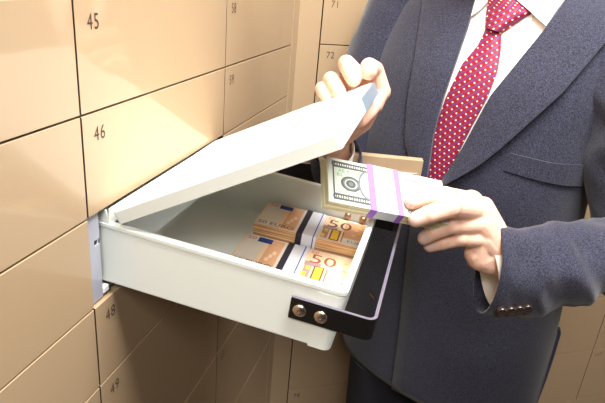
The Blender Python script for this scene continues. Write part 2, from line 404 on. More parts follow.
# polished upper edge of the strap
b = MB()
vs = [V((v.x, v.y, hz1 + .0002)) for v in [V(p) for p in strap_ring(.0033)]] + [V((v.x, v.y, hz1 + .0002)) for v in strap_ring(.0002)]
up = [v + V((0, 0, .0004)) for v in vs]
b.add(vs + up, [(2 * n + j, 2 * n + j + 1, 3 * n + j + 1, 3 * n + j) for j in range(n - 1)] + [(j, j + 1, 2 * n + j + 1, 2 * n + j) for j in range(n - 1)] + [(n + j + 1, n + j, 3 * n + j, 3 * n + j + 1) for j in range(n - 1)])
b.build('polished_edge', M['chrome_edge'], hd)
for x in (.2082, .2290):
    for side in (0, 1):
        yy = -.0048 if side == 0 else Wd + .0048; s = -1 if side == 0 else 1
        b = MB(); rr = []
        for t, rad in ((-.0004, .0064), (.0008, .0066), (.0020, .0054), (.0026, .0035), (.0027, .0016), (.0020, .0014)):
            rr.append([V((x + rad * math.cos(2 * math.pi * k / 24), yy + s * t, -.0302 + rad * math.sin(2 * math.pi * k / 24))) for k in range(24)])
        b.loft(rr); b.build('screw', M['screw'], hd, smooth=True, angle=40)
        yi = .0028 if side == 0 else Wd - .0028
        b = MB(); rr = []
        for t, rad in ((.0, .0048), (.003, .0046), (.0055, .003), (.0062, .001)):
            rr.append([V((x + rad * math.cos(2 * math.pi * k / 16), yi - s * t, -.0325 + rad * math.sin(2 * math.pi * k / 16))) for k in range(16)])
        b.loft(rr); b.build('nut', M['copper'], hd, smooth=True, angle=40)
# hinge plate
b = MB()
b.box((-.0115, -.0006, -.005), (-.0015, .0012, .014)); b.add([(-.0015, -.0008, .014), (-.0015, .0012, .014), (.004, .0012, -.004), (.004, -.0008, -.004), (-.0015, -.0008, -.004), (-.0015, .0012, -.004)], [(0, 3, 2, 1), (0, 4, 3), (1, 2, 5), (0, 1, 5, 4), (4, 5, 2, 3)])
b.build('hinge_plate', M['cream'], bx)
# lid: a shallow pan, open underneath, raised about its wall-side edge
LA = .481; LYAW = .025
LM = Matrix.Translation((WX + .008, .434, CAMZ - .2285)) @ Matrix.Rotation(LYAW, 4, 'Z') @ Matrix.Rotation(-LA, 4, 'Y')
ll = BM.inverted() @ LM
Ll, Lw, Lt = .238, .262, .0165
b = MB(); r = .003
rings = [rrect(.002, Ll - .002, .002, Lw - .002, -Lt, .004), rrect(0, Ll, 0, Lw, -Lt, r), rrect(0, Ll, 0, Lw, -.004, r), rrect(.0012, Ll - .0012, .0012, Lw - .0012, -.0012, r), rrect(.003, Ll - .003, .003, Lw - .003, 0, r - .001)]
rings = [rrect(.004, Ll - .004, .004, Lw - .004, -.003, .003)] + [rrect(.0022, Ll - .0022, .0022, Lw - .0022, -.004, .004)] + rings
b.loft(rings)
lid = MB(); lid.v = [ll @ v for v in b.v]; lid.f = b.f; lid.mi = b.mi
lid_o = lid.build('lid', M['cream'], bx, smooth=True, angle=15)
b = MB(); b.box((Ll, .150, -.0165), (Ll + .0016, Lw - .004, -.0008), bev=.0004)  # thin pale blue slab painting the suit's reflection on the lid's white end
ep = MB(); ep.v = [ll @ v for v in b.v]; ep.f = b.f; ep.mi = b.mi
ep.build('end_reflection', M['suit_reflection'], lid_o)['label'] = 'pale blue reflection of the suit painted on the lid end'
b = MB(); b.tube([(.003, .004, -.012), (.003, Lw - .004, -.012)], .0045, 12)
hp = MB(); hp.v = [ll @ v for v in b.v]; hp.f = b.f; hp.mi = b.mi; hp.build('hinge', M['cream'], bx, smooth=True, angle=40)
b = MB(); b.box((.0015, -.0005, -.002), (.0025, Wd, .0165)); b.build('back_flange', M['cream'], bx)

# ------------------------------------------------------------------ money
def euro_bundle(loc, yaw, Lx, Wy, T, label, sag=0):
    Mx = BM @ Matrix.Translation(loc) @ Matrix.Rotation(yaw, 4, 'Z')
    root = empty('banknote_bundle', Mx, label, 'money', 'bundles of fifty euro notes in the drawer')
    x0, x1, y0, y1 = -Lx / 2, Lx / 2, -Wy / 2, Wy / 2
    b = MB(); N = 7                                         # pile of notes, its sheets slightly out of line
    rings = []
    for i in range(N + 1):
        j = lambda: random.uniform(-.0006, .0006)
        z = T * i / N
        rings.append([V((x0 + j(), y0 + j(), z)), V((x1 + j(), y0 + j(), z)), V((x1 + j(), y1 + j(), z)), V((x0 + j(), y1 + j(), z))])
    b.loft(rings); b.build('note_stack', M['euro_edge'], root)
    mats = [M['e_paper'], M['e_orange'], M['e_peach'], M['e_brown'], M['e_dark'], M['e_grey'], M['e_blue'], M['e_yellow'], M['e_red'], M['e_skyblue']]
    b = MB(); b.box((x0, y0, T), (x1, y1, T + .0002))
    zt = [T + .00028]
    def rect(u0, v0, u1, v1, m_):
        zt[0] += .000002
        b.poly([(x0 + Lx * u0, y0 + Wy * v0, zt[0]), (x0 + Lx * u1, y0 + Wy * v0, zt[0]), (x0 + Lx * u1, y0 + Wy * v1, zt[0]), (x0 + Lx * u0, y0 + Wy * v1, zt[0])], m_)
    def txt(s, u, v, h, m_, sq=1.0):
        zt[0] += .000002
        vs, fs, wd, ht = text_geo(s, h / .7, sq)
        b.add([V((x0 + Lx * u + p.x, y0 + Wy * v + p.y, zt[0])) for p in vs], fs, m_)
    rect(.24, .03, .37, .97, 1); rect(.20, .03, .24, .97, 2)
    rect(.13, .80, .26, .96, 6); txt('50', .03, .84, .008, 8)
    rect(.0, .0, .015, 1, 2)
    txt('50 EURO', .02, .05, .0085, 4)
    for k in range(3): rect(.27 + .02 * k, .25 + .12 * k, .30 + .02 * k, .36 + .12 * k, 2)
    rect(.60, .02, .80, .97, 2); rect(.80, .25, .985, .95, 2 if sag else 1)
    rect(.60, .44, .74, .58, 5)
    rect(.61, .08, .67, .46, 5); rect(.612, .10, .645, .24, 7); rect(.625, .32, .66, .44, 7)
    rect(.69, .06, .78, .48, 4); rect(.703, .09, .767, .46, 7); rect(.80, .06, .81, .46, 3)
    txt('50', .635, .56, .0215, 3 if sag else 4, 1.1)
    for k, (u, v) in enumerate(((.90, .62), (.93, .50), (.88, .40), (.92, .74))): rect(u, v, u + .035, v + .05, 7 if k % 2 else 2)
    txt('EURO', .86, .10, .007, 9)
    txt('50', .62, .86, .007, 8)
    b.build('top_note', mats, root)
    bu0, bu1, e = x0 + Lx * .40, x0 + Lx * .585, .0007
    b = MB(); b.box((bu0, y0 - e, -.0002), (bu1, y1 + e, T + .0009), bev=.0006); bd = b.build('paper_strap', M['strap'], root)
    b = MB(); b.box((bu0 - .0004, y0 - e - .0003, .0), (bu0 + .0075, y1 + e + .0003, T + .0011), bev=.0004); o = b.build('strap_stripe', M['strap_line'], bd); o['label'] = 'black stripe of the strap'
    b = MB(); b.box((bu1 - .0045, y0 - e - .0003, .0), (bu1 - .0032, y1 + e + .0003, T + .0011)); o = b.build('strap_stripe', M['strap_blue'], bd); o['label'] = 'blue line of the strap'
    return root
FL = -Hd + .0030
euro_bundle((.1700, .2015, FL), math.radians(3.0), .1370, .0720, .0265, 'thick bundle of fifty euro notes at the far side of the drawer')
euro_bundle((.1685, .1230, FL), math.radians(3.0), .1375, .0745, .0125, 'thin bundle of fifty euro notes along the near side of the drawer', sag=1)

# dollars held in the hand
A_, B_ = W(327, 156.5, .655), W(441.5, 181, .692)
xh = (B_ - A_).normalized()
best = None
for k in range(400):
    d = .56 + k * .0003; P = W(319.5, 199, d); q = P - A_; q = q - xh * q.dot(xh)
    e = abs(q.length - .066)
    if d < .650 and (best is None or e < best[0]): best = (e, q.copy(), d)
yh = -best[1].normalized(); zh = xh.cross(yh).normalized()
DLx = (B_ - A_).length
DMx = Matrix((xh, yh, zh)).transposed().to_4x4(); DMx.translation = A_ - yh * .033 + xh * DLx / 2
usd = empty('banknote_bundle', DMx, 'bundle of hundred dollar bills in a violet-edged strap held in the hand', 'money')
def dollars():
    Lx, Wy, T = DLx, .066, .0135
    x0, x1, y0, y1 = -Lx / 2, Lx / 2, -Wy / 2, Wy / 2
    b = MB(); N = 6; rings = []
    for i in range(N + 1):
        j = lambda: random.uniform(-.0005, .0005); z = -T + T * i / N; s = -.0035 * (1 - i / N)
        rings.append([V((x0 + j() + s, y0 + j() + s * .3, z)), V((x1 + j() + s, y0 + j() + s * .3, z)), V((x1 + j() + s, y1 + j() + s * .3, z)), V((x0 + j() + s, y1 + j() + s * .3, z))])
    b.loft(rings); b.build('note_stack', M['dollar_edge'], usd)
    mats = [M['d_paper'], M['d_tint'], M['d_ink'], M['d_green'], M['d_seal'], M['d_mid']]
    b = MB(); b.box((x0, y0, 0), (x1, y1, .0002)); zt = [.00028]
    def P(u, v): return V((x0 + Lx * u, y0 + Wy * v, zt[0]))
    def rect(u0, v0, u1, v1, m_): zt[0] += .000002; b.poly([P(u0, v0), P(u1, v0), P(u1, v1), P(u0, v1)], m_)
    def ell(u, v, ru, rv, m_, r0=0):
        zt[0] += .000002; n = 28
        o = [P(u, v) + V((ru * math.cos(2 * math.pi * k / n), rv * math.sin(2 * math.pi * k / n), 0)) for k in range(n)]
        if r0:
            i = [P(u, v) + V((ru * r0 * math.cos(2 * math.pi * k / n), rv * r0 * math.sin(2 * math.pi * k / n), 0)) for k in range(n)]
            b.add(o + i, [(k, (k + 1) % n, n + (k + 1) % n, n + k) for k in range(n)], m_)
        else: b.poly(o, m_)
    def txt(s, u, v, h, m_, sq=1.0):
        zt[0] += .000002; vs, fs, wd, ht = text_geo(s, h / .7, sq)
        b.add([P(u, v) + p for p in vs], fs, m_)
    rect(.035, .07, .965, .93, 1)
    for v in (.80, .07):
        rect(.04, v, .345, v + .13, 5)
        for k in range(15): ell(.052 + .0195 * k, v + .065, .0026, .0036, 2); ell(.052 + .0195 * k, v + .065, .0012, .0017, 0)
        rect(.04, v + .122, .345, v + .135, 2); rect(.04, v - .006, .345, v + .006, 2)
    rect(.04, .07, .052, .93, 2)
    txt('AB 87996277 B', .085, .69, .0052, 3, .95); txt('B2', .075, .60, .0048, 3)
    ell(.185, .46, .0125, .0112, 2); ell(.185, .46, .0100, .0090, 5); ell(.185, .46, .0078, .0070, 1); ell(.185, .46, .0062, .0060, 2); ell(.185, .46, .0030, .0030, 5)
    for k in range(3): rect(.08 + .012 * (k % 2), .235 + .03 * k, .29, .245 + .03 * k, 5)
    ell(.345, .5, .015, .023, 5); ell(.345, .5, .0125, .020, 1)
    rect(.63, .84, .965, .92, 5)
    for k in range(16): ell(.638 + .0215 * k, .88, .0018, .0018, 0)
    txt('UNITED STATES OF AMERICA', .655, .69, .0050, 2, .74)
    txt('THE UNITED STATES', .64, .80, .0030, 2, .9)
    ell(.80, .46, .0095, .0095, 4, .75); ell(.80, .46, .0062, .0062, 4)
    txt('AB 87996277 B', .70, .24, .0042, 3, .9)
    for k in range(14): ell(.66 + .0215 * k, .10, .0024, .0028, 2, .5)
    txt('100', .86, .08, .010, 5)
    b.build('top_note', mats, usd)
    e = .0008; u0, u1 = x0 + Lx * .335, x0 + Lx * .60
    b = MB(); b.box((u0, y0 - e - .001, -T - .0006), (u1, y1 + e, .0011), bev=.0006); bd = b.build('paper_strap', M['strap'], usd)
    for a, c in ((u0 - .0006, u0 + .0075), (u1 - .0068, u1 + .0006)):
        b = MB(); b.box((a, y0 - e - .0014, -T - .0009), (c, y1 + e + .0003, .0014), bev=.0004); o = b.build('strap_stripe', M['violet'], bd); o['label'] = 'violet edge stripe'
    b = MB(); b.box((u0 + .009, y0 + .0335, .0011), (u1 - .009, y0 + .0341, .00125))
    for k in range(9): b.box((u0 + .0095 + .0022 * k, y0 + .0352, .0011), (u0 + .0108 + .0022 * k, y0 + .0366, .00125))
    b.build('strap_print', M['violet_ink'], bd)
dollars()
def usd_depth(px, py):
    r = ray(px, py); return (DMx.translation - CAM).dot(zh) / r.dot(zh)

# ------------------------------------------------------------------ the man
PSI = math.radians(25)
PF = V((-math.sin(PSI), -math.cos(PSI), 0)); PL = V((math.cos(PSI), -math.sin(PSI), 0)); PC = V((.075, 1.02, 0))
def PP(s, t, z): return PC + PL * s + PF * t + V((0, 0, z))
TZ = [(.72, .208, .126, -.018), (.82, .206, .130, -.012), (.92, .203, .134, -.004), (1.05, .196, .137, .008), (1.20, .192, .136, .020), (1.30, .198, .131, .012), (1.37, .205, .122, .003), (1.43, .200, .104, -.010), (1.47, .183, .088, -.018), (1.505, .140, .070, -.026), (1.53, .085, .060, -.03)]
NE = 2.4
def prof(z):
    if z <= TZ[0][0]: return TZ[0][1:]
    if z >= TZ[-1][0]: return TZ[-1][1:]
    for i in range(len(TZ) - 1):
        if TZ[i][0] <= z <= TZ[i + 1][0]:
            k = (z - TZ[i][0]) / (TZ[i + 1][0] - TZ[i][0])
            # Catmull-Rom
            p = [TZ[max(i - 1, 0)], TZ[i], TZ[i + 1], TZ[min(i + 2, len(TZ) - 1)]]
            out = []
            for c in (1, 2, 3):
                h = p[2][0] - p[1][0]
                m1 = (p[2][c] - p[0][c]) / (p[2][0] - p[0][0]) * h; m2 = (p[3][c] - p[1][c]) / (p[3][0] - p[1][0]) * h
                out.append((2 * k**3 - 3 * k**2 + 1) * p[1][c] + (k**3 - 2 * k**2 + k) * m1 + (-2 * k**3 + 3 * k**2) * p[2][c] + (k**3 - k**2) * m2)
            return out
def torso_pt(th, z, off=0):
    a, b, c = prof(z); a += off; b += off
    s, co = math.sin(th), math.cos(th)
    return PP(a * math.copysign(abs(s) ** (2 / NE), s), c + b * math.copysign(abs(co) ** (2 / NE), co), z)
def torso_in(P, off):
    d = P - PC; a, b, c = prof(P.z); a += off; b += off
    return (abs(d.dot(PL)) / a) ** NE + (abs(d.dot(PF) - c) / b) ** NE < 1
def hit(px, py, off=0):
    r = ray(px, py); t = .6; best = (1e9, .9)
    while t < 1.35:
        d = CAM + r * t - PC; a, b, c = prof((CAM + r * t).z)
        g = (abs(d.dot(PL)) / (a + off)) ** NE + (abs(d.dot(PF) - c) / (b + off)) ** NE
        if g < best[0]: best = (g, t)
        if g < 1: break
        t += .006
    if best[0] >= 1:                                        # beyond the shoulder: wrap round the body
        q = CAM + r * best[1]; d = q - PC; a, b, c = prof(q.z); k = best[0] ** (-1 / NE)
        return PP(d.dot(PL) * k, c + (d.dot(PF) - c) * k, q.z)
    while t < 1.35 and not torso_in(CAM + r * t, off): t += .006
    lo, hi = t - .006, t
    for _ in range(18):
        mid = (lo + hi) / 2
        if torso_in(CAM + r * mid, off): hi = mid
        else: lo = mid
    return CAM + r * hi
def sz(P): d = P - PC; return d.dot(PL), P.z
def lerp_poly(pl, n):
    """n+1 points evenly spaced in length along a polyline"""
    L = [0]
    for i in range(len(pl) - 1): L.append(L[-1] + math.hypot(pl[i + 1][0] - pl[i][0], pl[i + 1][1] - pl[i][1]))
    out = []
    for k in range(n + 1):
        d = L[-1] * k / n; i = 0
        while i < len(pl) - 2 and L[i + 1] < d: i += 1
        f = (d - L[i]) / (L[i + 1] - L[i]); out.append((pl[i][0] + (pl[i + 1][0] - pl[i][0]) * f, pl[i][1] + (pl[i + 1][1] - pl[i][1]) * f))
    return out
def patch(name, left, right, off, mat_, parent, nr=24, nc=10, thick=.004, crown=0, edge_lift=(0, 0), base=-.008, uvscale=False, fn=None):
    """a cloth strip between two edges lying on the torso; off = height above it"""
    Lp, Rp = lerp_poly(left, nr), lerp_poly(right, nr)
    fr = []; bk = []; uvs = []
    vlen = 0; prevc = None
    for i in range(nr + 1):
        row = []
        for j in range(nc + 1):
            f = j / nc; px = Lp[i][0] + (Rp[i][0] - Lp[i][0]) * f; py = Lp[i][1] + (Rp[i][1] - Lp[i][1]) * f
            o = off + crown * (1 - (2 * f - 1) ** 2) + edge_lift[0] * (1 - f) ** 2 + edge_lift[1] * f ** 2
            if fn: o += fn(i / nr, f)
            row.append(hit(px, py, o))
        c = row[nc // 2]
        if prevc is not None: vlen += (c - prevc).length
        prevc = c; wd = (row[-1] - row[0]).length
        for j, p in enumerate(row):
            f = j / nc
            fr.append(p); nrm = PF * .95 + V((0, 0, .15)); bk.append(p - nrm * thick)
            uvs.append(((f - .5) * wd, -vlen))
    n = nc + 1; K = len(fr); faces = []
    for i in range(nr):
        for j in range(nc):
            a = i * n + j
            faces.append((a, a + n, a + n + 1, a + 1)); faces.append((K + a, K + a + 1, K + a + n + 1, K + a + n))
    for i in range(nr):
        a = i * n; faces.append((a, K + a, K + a + n, a + n)); a = i * n + nc; faces.append((a, a + n, K + a + n, K + a))
    for j in range(nc):
        a = j; faces.append((a, a + 1, K + a + 1, K + a)); a = nr * n + j; faces.append((a, K + a, K + a + 1, a + 1))
    return meshobj(name, fr + bk, faces, mat_, parent, world=True, smooth=True, angle=50, uvs=uvs + uvs)

# --- body: limbs, hands and head grown into one skin
def capsule(bm, p0, r0, p1, r1, seg=14):
    p0, p1 = V(p0), V(p1); ax = p1 - p0; L = ax.length
    if L < 1e-6: ax = V((0, 0, 1)); L = 1e-6
    t = ax.normalized(); u = t.orthogonal().normalized(); v = t.cross(u); rings = []
    for k in range(1, 6): a = math.pi / 2 * (1 - k / 5); rings.append((p0 - t * r0 * math.sin(a), r0 * math.cos(a)))
    for k in range(0, 5): a = math.pi / 2 * k / 5; rings.append((p1 + t * r1 * math.sin(a), r1 * math.cos(a)))
    vr = [[bm.verts.new(c + (u * math.cos(2 * math.pi * j / seg) + v * math.sin(2 * math.pi * j / seg)) * r) for j in range(seg)] for c, r in rings]
    s0 = bm.verts.new(p0 - t * r0); s1 = bm.verts.new(p1 + t * r1)
    for i in range(len(vr) - 1):
        for j in range(seg): bm.faces.new((vr[i][j], vr[i][(j + 1) % seg], vr[i + 1][(j + 1) % seg], vr[i + 1][j]))
    for j in range(seg): bm.faces.new((s0, vr[0][(j + 1) % seg], vr[0][j])); bm.faces.new((s1, vr[-1][j], vr[-1][(j + 1) % seg]))
def chain(bm, pts):
    for (p, r), (q, s) in zip(pts, pts[1:]): capsule(bm, p, r, q, s)
def grow(bm, voxel, smooth_it, decimate=None):
    me = bpy.data.meshes.new('g'); bm.to_mesh(me); bm.free()
    o = bpy.data.objects.new('g', me); COL.objects.link(o)
    md = o.modifiers.new('r', 'REMESH'); md.mode = 'VOXEL'; md.voxel_size = voxel; md.use_smooth_shade = True
    if smooth_it: ms = o.modifiers.new('s', 'SMOOTH'); ms.factor = .5; ms.iterations = smooth_it
    dg = bpy.context.evaluated_depsgraph_get(); dg.update()
    out = bpy.data.meshes.new_from_object(o.evaluated_get(dg)); bpy.data.objects.remove(o); bpy.data.meshes.remove(me)
    return out
# his left hand, on the dollars
def H(x, y, d, r): return (W(x, y, d), r)
d0 = usd_depth
LW = W(505, 262, .712)
LH = {
 'index': [H(471, 202, .692, .0130), H(445, 196, d0(444, 197) - .020, .0115), H(425, 198.5, d0(425, 199) - .013, .0104), H(412, 202, d0(411, 203) - .0078, .0090)],
 'middle': [H(477, 211, .684, .0130), H(450, 207.5, d0(449, 208) - .030, .0124), H(429, 214.5, d0(428, 216) - .021, .0108), H(416, 219.5, d0(415, 221) - .0088, .0093)],
 'ring': [H(481, 224, .684, .0130), H(451, 225, .664, .0118), H(434, 232, .668, .0103), H(424.5, 238, .674, .0090)],
 'little': [H(485, 239, .690, .0122), H(460, 238, .678, .0105), H(443, 242.5, .682, .0092), H(430, 246, .688, .0082)]}
bm = bmesh.new()
for k, ch in LH.items():
    chain(bm, ch); capsule(bm, LW, .020, ch[0][0], ch[0][1] + .0025)
capsule(bm, *H(497, 232, .700, .014), *H(484, 206, .694, .012)); capsule(bm, *H(500, 250, .705, .020), *H(482, 258, .704, .0175)); capsule(bm, *H(488, 262, .706, .016), *H(476, 254, .700, .0150))
capsule(bm, *H(490, 236, .720, .017), *H(470, 218, .730, .0135))
tb = [H(470, 218, .733, .0130), H(447, 207, d0(447, 207) + .030, .0110), H(428, 200, d0(428, 200) + .025, .0095)]
chain(bm, tb)
for k, kr in (('index', .0120), ('middle', .0130), ('ring', .0124), ('little', .0110)):       # knuckles
    ch = LH[k]; pd = (CAM - ch[1][0]).normalized()
    capsule(bm, ch[1][0] + pd * .0016, kr, ch[1][0].lerp(ch[2][0], .12) + pd * .0012, kr * .97)
    capsule(bm, ch[0][0] + pd * .002, ch[0][1] * 1.03, ch[0][0].lerp(LW, .12) + pd * .001, ch[0][1] * .9)
    capsule(bm, ch[2][0] + pd * .0006, ch[2][1] * 1.04, ch[2][0].lerp(ch[3][0], .1), ch[2][1] * 1.02)
capsule(bm, LW, .0235, W(560, 268, .735), .028)
capsule(bm, *H(480, 243, .692, .0135), *H(479, 258, .702, .0160)); capsule(bm, *H(500, 261, .712, .0205), *H(486, 260, .706, .0175)); capsule(bm, *H(497, 238, .716, .019), *H(493, 262, .712, .017)); capsule(bm, *H(502, 247, .722, .0245), *H(560, 264, .735, .028))
lhand = grow(bm, .0013, 5)
# his right hand, under and over the corner of the lid
RWp = W(333, 140, .765)
RH = {
 'index': [H(381, 92, .728, .0130), H(375, 70, .716, .0115), H(369, 66.5, .697, .0112), H(369, 72, .683, .0105)],
 'middle': [H(372, 92, .735, .0130), H(346.5, 64, .722, .0118), H(348.5, 68, .700, .0112), H(353.5, 78.5, .686, .0104)],
 'ring': [H(362, 95, .738, .0125), H(331, 80, .725, .0112), H(334, 84, .705, .0105), H(339, 92, .692, .0096)],
 'little': [H(353, 100, .740, .0115), H(322, 89, .730, .0098), H(324, 92, .712, .0092), H(328, 99, .702, .0085)]}
bm = bmesh.new()
for k, ch in RH.items():
    chain(bm, ch); capsule(bm, RWp, .017, ch[0][0], ch[0][1])
th_ = [H(362, 121, .738, .0150), H(374, 103, .722, .0120), H(368, 112, .706, .0110), H(360, 121, .698, .0095)]
chain(bm, th_); capsule(bm, RWp, .018, *th_[0])
capsule(bm, *H(381, 92, .725, .0110), *H(374, 106, .722, .0115))
capsule(bm, RWp, .023, W(332, 176, .86), .030)
rhand = grow(bm, .0013, 5)
def nails(me, tips):
    """faces on the back of a finger tip become nail"""
    me.materials.clear()
    for mm in (M['skin'], M['nail'], M['lip'], M['eye']): me.materials.append(mm)
    for p in me.polygons: p.material_index = 0
    for dip, tip, r, nd in tips:
        ax = (tip - dip).normalized(); nd = (nd - ax * nd.dot(ax)).normalized(); sd = ax.cross(nd)
        for p in me.polygons:
            q = p.center - tip
            if q.length < r * 2 and q.dot(nd) > r * .45 and abs(q.dot(sd)) < r * .70 and -r * .9 < q.dot(ax) < r * .70: p.material_index = 1
nails(lhand, [(LH[k][2][0], LH[k][3][0], LH[k][3][1], -cF - cR * .15 + V((0, 0, .35))) for k in LH])
nails(rhand, [])
# torso, limbs and head
bm = bmesh.new()
SHL, SHR = PP(.185, -.02, 1.435), PP(-.185, -.02, 1.435)
ELL = W(636, 260, .80); ELR = V((-.165, .985, 1.15))
capsule(bm, PP(0, 0, 1.0), .11, PP(0, 0, 1.25), .105); capsule(bm, PP(-.07, -.01, 1.30), .085, PP(.07, -.01, 1.30), .085); capsule(bm, PP(-.12, -.02, 1.42), .05, PP(.12, -.02, 1.42), .05)
capsule(bm, PP(-.06, 0, .95), .1, PP(.06, 0, .95), .1)
for s in (1, -1):
    chain(bm, [(PP(.09 * s, 0, .92), .085), (PP(.095 * s, .01, .50), .055), (PP(.10 * s, -.01, .36), .052), (PP(.10 * s, -.01, .10), .036), (PP(.11 * s, .02, .05), .035), (PP(.13 * s, .14, .035), .028)])
chain(bm, [(SHL, .052), (ELL, .040), (W(560, 268, .735), .030), (LW, .024)])
chain(bm, [(SHR, .052), (ELR, .040), (W(332, 176, .86), .031), (RWp, .0235)])
HC = PP(0, .035, 1.665)
chain(bm, [(PP(0, -.015, 1.46), .062), (PP(0, .01, 1.58), .056)])
capsule(bm, HC + PF * -.03 + V((0, 0, .045)), .078, HC + PF * .015 + V((0, 0, .04)), .076)
capsule(bm, HC + PF * .03 + V((0, 0, -.01)), .060, HC + PF * .045 + V((0, 0, -.065)), .045)
capsule(bm, HC + PF * .06 + V((0, 0, -.095)), .028, HC + PF * .07 + V((0, 0, -.09)), .024)
for s in (1, -1):
    capsule(bm, HC + PL * .030 * s + PF * .082 + V((0, 0, .03)), .014, HC + PL * .012 * s + PF * .086 + V((0, 0, .03)), .012)
    capsule(bm, HC + PL * .080 * s + PF * -.005 + V((0, 0, .02)), .012, HC + PL * .078 * s + PF * .002 + V((0, 0, -.025)), .009)
    capsule(bm, HC + PL * .045 * s + PF * .055 + V((0, 0, -.02)), .026, HC + PL * .03 * s + PF * .06 + V((0, 0, -.05)), .028)
chain(bm, [(HC + PF * .090 + V((0, 0, .02)), .009), (HC + PF * .112 + V((0, 0, -.022)), .012), (HC + PF * .095 + V((0, 0, -.03)), .012)])
capsule(bm, HC + PL * .018 + PF * .092 + V((0, 0, -.060)), .009, HC + PL * -.018 + PF * .092 + V((0, 0, -.060)), .009)
trunk = grow(bm, .0045, 3)
nails(trunk, [])
for p in trunk.polygons:
    q = p.center - HC; u_, v_, w_ = q.dot(PL), q.dot(PF), q.z
    if v_ > .075 and abs(w_ + .060) < .006 and abs(u_) < .024: p.material_index = 2
    if v_ > .06 and abs(w_ - .008) < .006 and abs(abs(u_) - .031) < .010: p.material_index = 3
def merge(meshes):
    out = bmesh.new()
    for me in meshes: out.from_mesh(me)
    me = bpy.data.meshes.new('person'); out.to_mesh(me); out.free(); return me
body = merge([trunk])
for mm in (M['skin'], M['nail'], M['lip'], M['eye']): body.materials.append(mm)
pm = Matrix.Translation(PC)
# hands are welded into the wrists with exact unions
tmp = bpy.data.objects.new('tmp', body); COL.objects.link(tmp)
hands = []
for me in (lhand, rhand):
    h = bpy.data.objects.new('h', me); COL.objects.link(h); hands.append(h)
    bo = tmp.modifiers.new('u', 'BOOLEAN'); bo.operation = 'UNION'; bo.object = h; bo.solver = 'EXACT'; 
dg = bpy.context.evaluated_depsgraph_get(); dg.update()
fin = bpy.data.meshes.new_from_object(tmp.evaluated_get(dg))
print('body verts', len(body.vertices), len(lhand.vertices), len(rhand.vertices), '->', len(fin.vertices))
if len(fin.vertices) < len(body.vertices) * .8 + len(lhand.vertices) * .5: fin = merge([trunk, lhand, rhand])
for h in hands: bpy.data.objects.remove(h)
bpy.data.objects.remove(tmp)
fin.transform(pm.inverted())
fin.polygons.foreach_set('use_smooth', [True] * len(fin.polygons)); fin.name = 'person'
man = bpy.data.objects.new('person', fin); link(man); man.location = PC; MW[man.name] = pm
tag(man, 'person in a navy suit and red dotted tie, holding dollars and lifting the lid', 'person')

# --- shirt and jacket
roll_l = [(570, -8), (566, 0), (546, 28), (520, 60), (490, 97), (462, 150), (441, 183), (425, 205)]        # edge of the left front
roll_r = [(475, -8), (473.5, 0), (467, 25), (455, 60), (441, 100), (432, 135), (426, 163), (421, 190), (419, 205)]
def edge_by_z(pl):
    pts = sorted(((lambda q: (q[1], q[0]))(sz(hit(x, y, .006))) for x, y in lerp_poly(pl, 30)))
    def f(z):
        if z <= pts[0][0]: return pts[0][1]
        if z >= pts[-1][0]: return pts[-1][1]
        for (z0, s0), (z1, s1) in zip(pts, pts[1:]):
            if z0 <= z <= z1: return s0 + (s1 - s0) * (z - z0) / max(1e-6, z1 - z0)
    f.z0 = pts[0][0]; return f
eL, eR = edge_by_z(roll_l), edge_by_z(roll_r)
ZB = max(eL.z0, eR.z0) + .01
def jacket():
    rows = 46; cols = 72; z0, z1 = .745, 1.528; vs = []; fs = []
    for i in range(rows + 1):
        z = z0 + (z1 - z0) * i / rows; a, b, c = prof(z)
        if z > ZB: sl_, sr_ = eL(z), eR(z)
        else:
            k = min(1, (ZB - z) / .03); sl_ = eL(ZB) * (1 - k) - .022 * k; sr_ = eR(ZB) * (1 - k) + .022 * k
        ang = lambda s: math.copysign(math.asin(min(1, abs(s / (a + .006))) ** (NE / 2)), s)
        a0, a1 = ang(sl_), 2 * math.pi + ang(sr_)
        for j in range(cols + 1):
            f = j / cols; t = a0 + (a1 - a0) * f
            off = .007 + .005 * max(0, 1 - f * 8)
            zb = z0 + .172 * math.exp(-((t - 1.86) / .26) ** 2)      # side vent
            zz = max(z, zb + (z - z0) * .02)
            p = torso_pt(t, z, off); 
            wob = noise.noise(V((p.x * 7, p.y * 7, p.z * 5))) * .004 + noise.noise(V((p.x * 16, p.y * 16, p.z * 9 + 5))) * .0015
            p = p + (p - PC - V((0, 0, p.z))).normalized() * wob; p.z = zz
            vs.append(p)
    n = cols + 1
    for i in range(rows):
        for j in range(cols): a = i * n + j; fs.append((a, a + n, a + n + 1, a + 1))
    o = meshobj('jacket', vs, fs, M['suit'], man, world=True, smooth=True)
    so = o.modifiers.new('t', 'SOLIDIFY'); so.thickness = .003; so.offset = -1
    return o
jk = jacket()
vs = []; fs = []; n = 31
for i in range(21):
    z = 1.10 + .42 * i / 20
    for j in range(n): vs.append(torso_pt(-1.15 + 2.3 * j / (n - 1), z, 0))
for i in range(20):
    for j in range(n - 1): a = i * n + j; fs.append((a, a + 1, a + n + 1, a + n))
sh = meshobj('shirt', vs, fs, M['shirt'], man, world=True, smooth=True)
so = sh.modifiers.new('t', 'SOLIDIFY'); so.thickness = .002; so.offset = -1
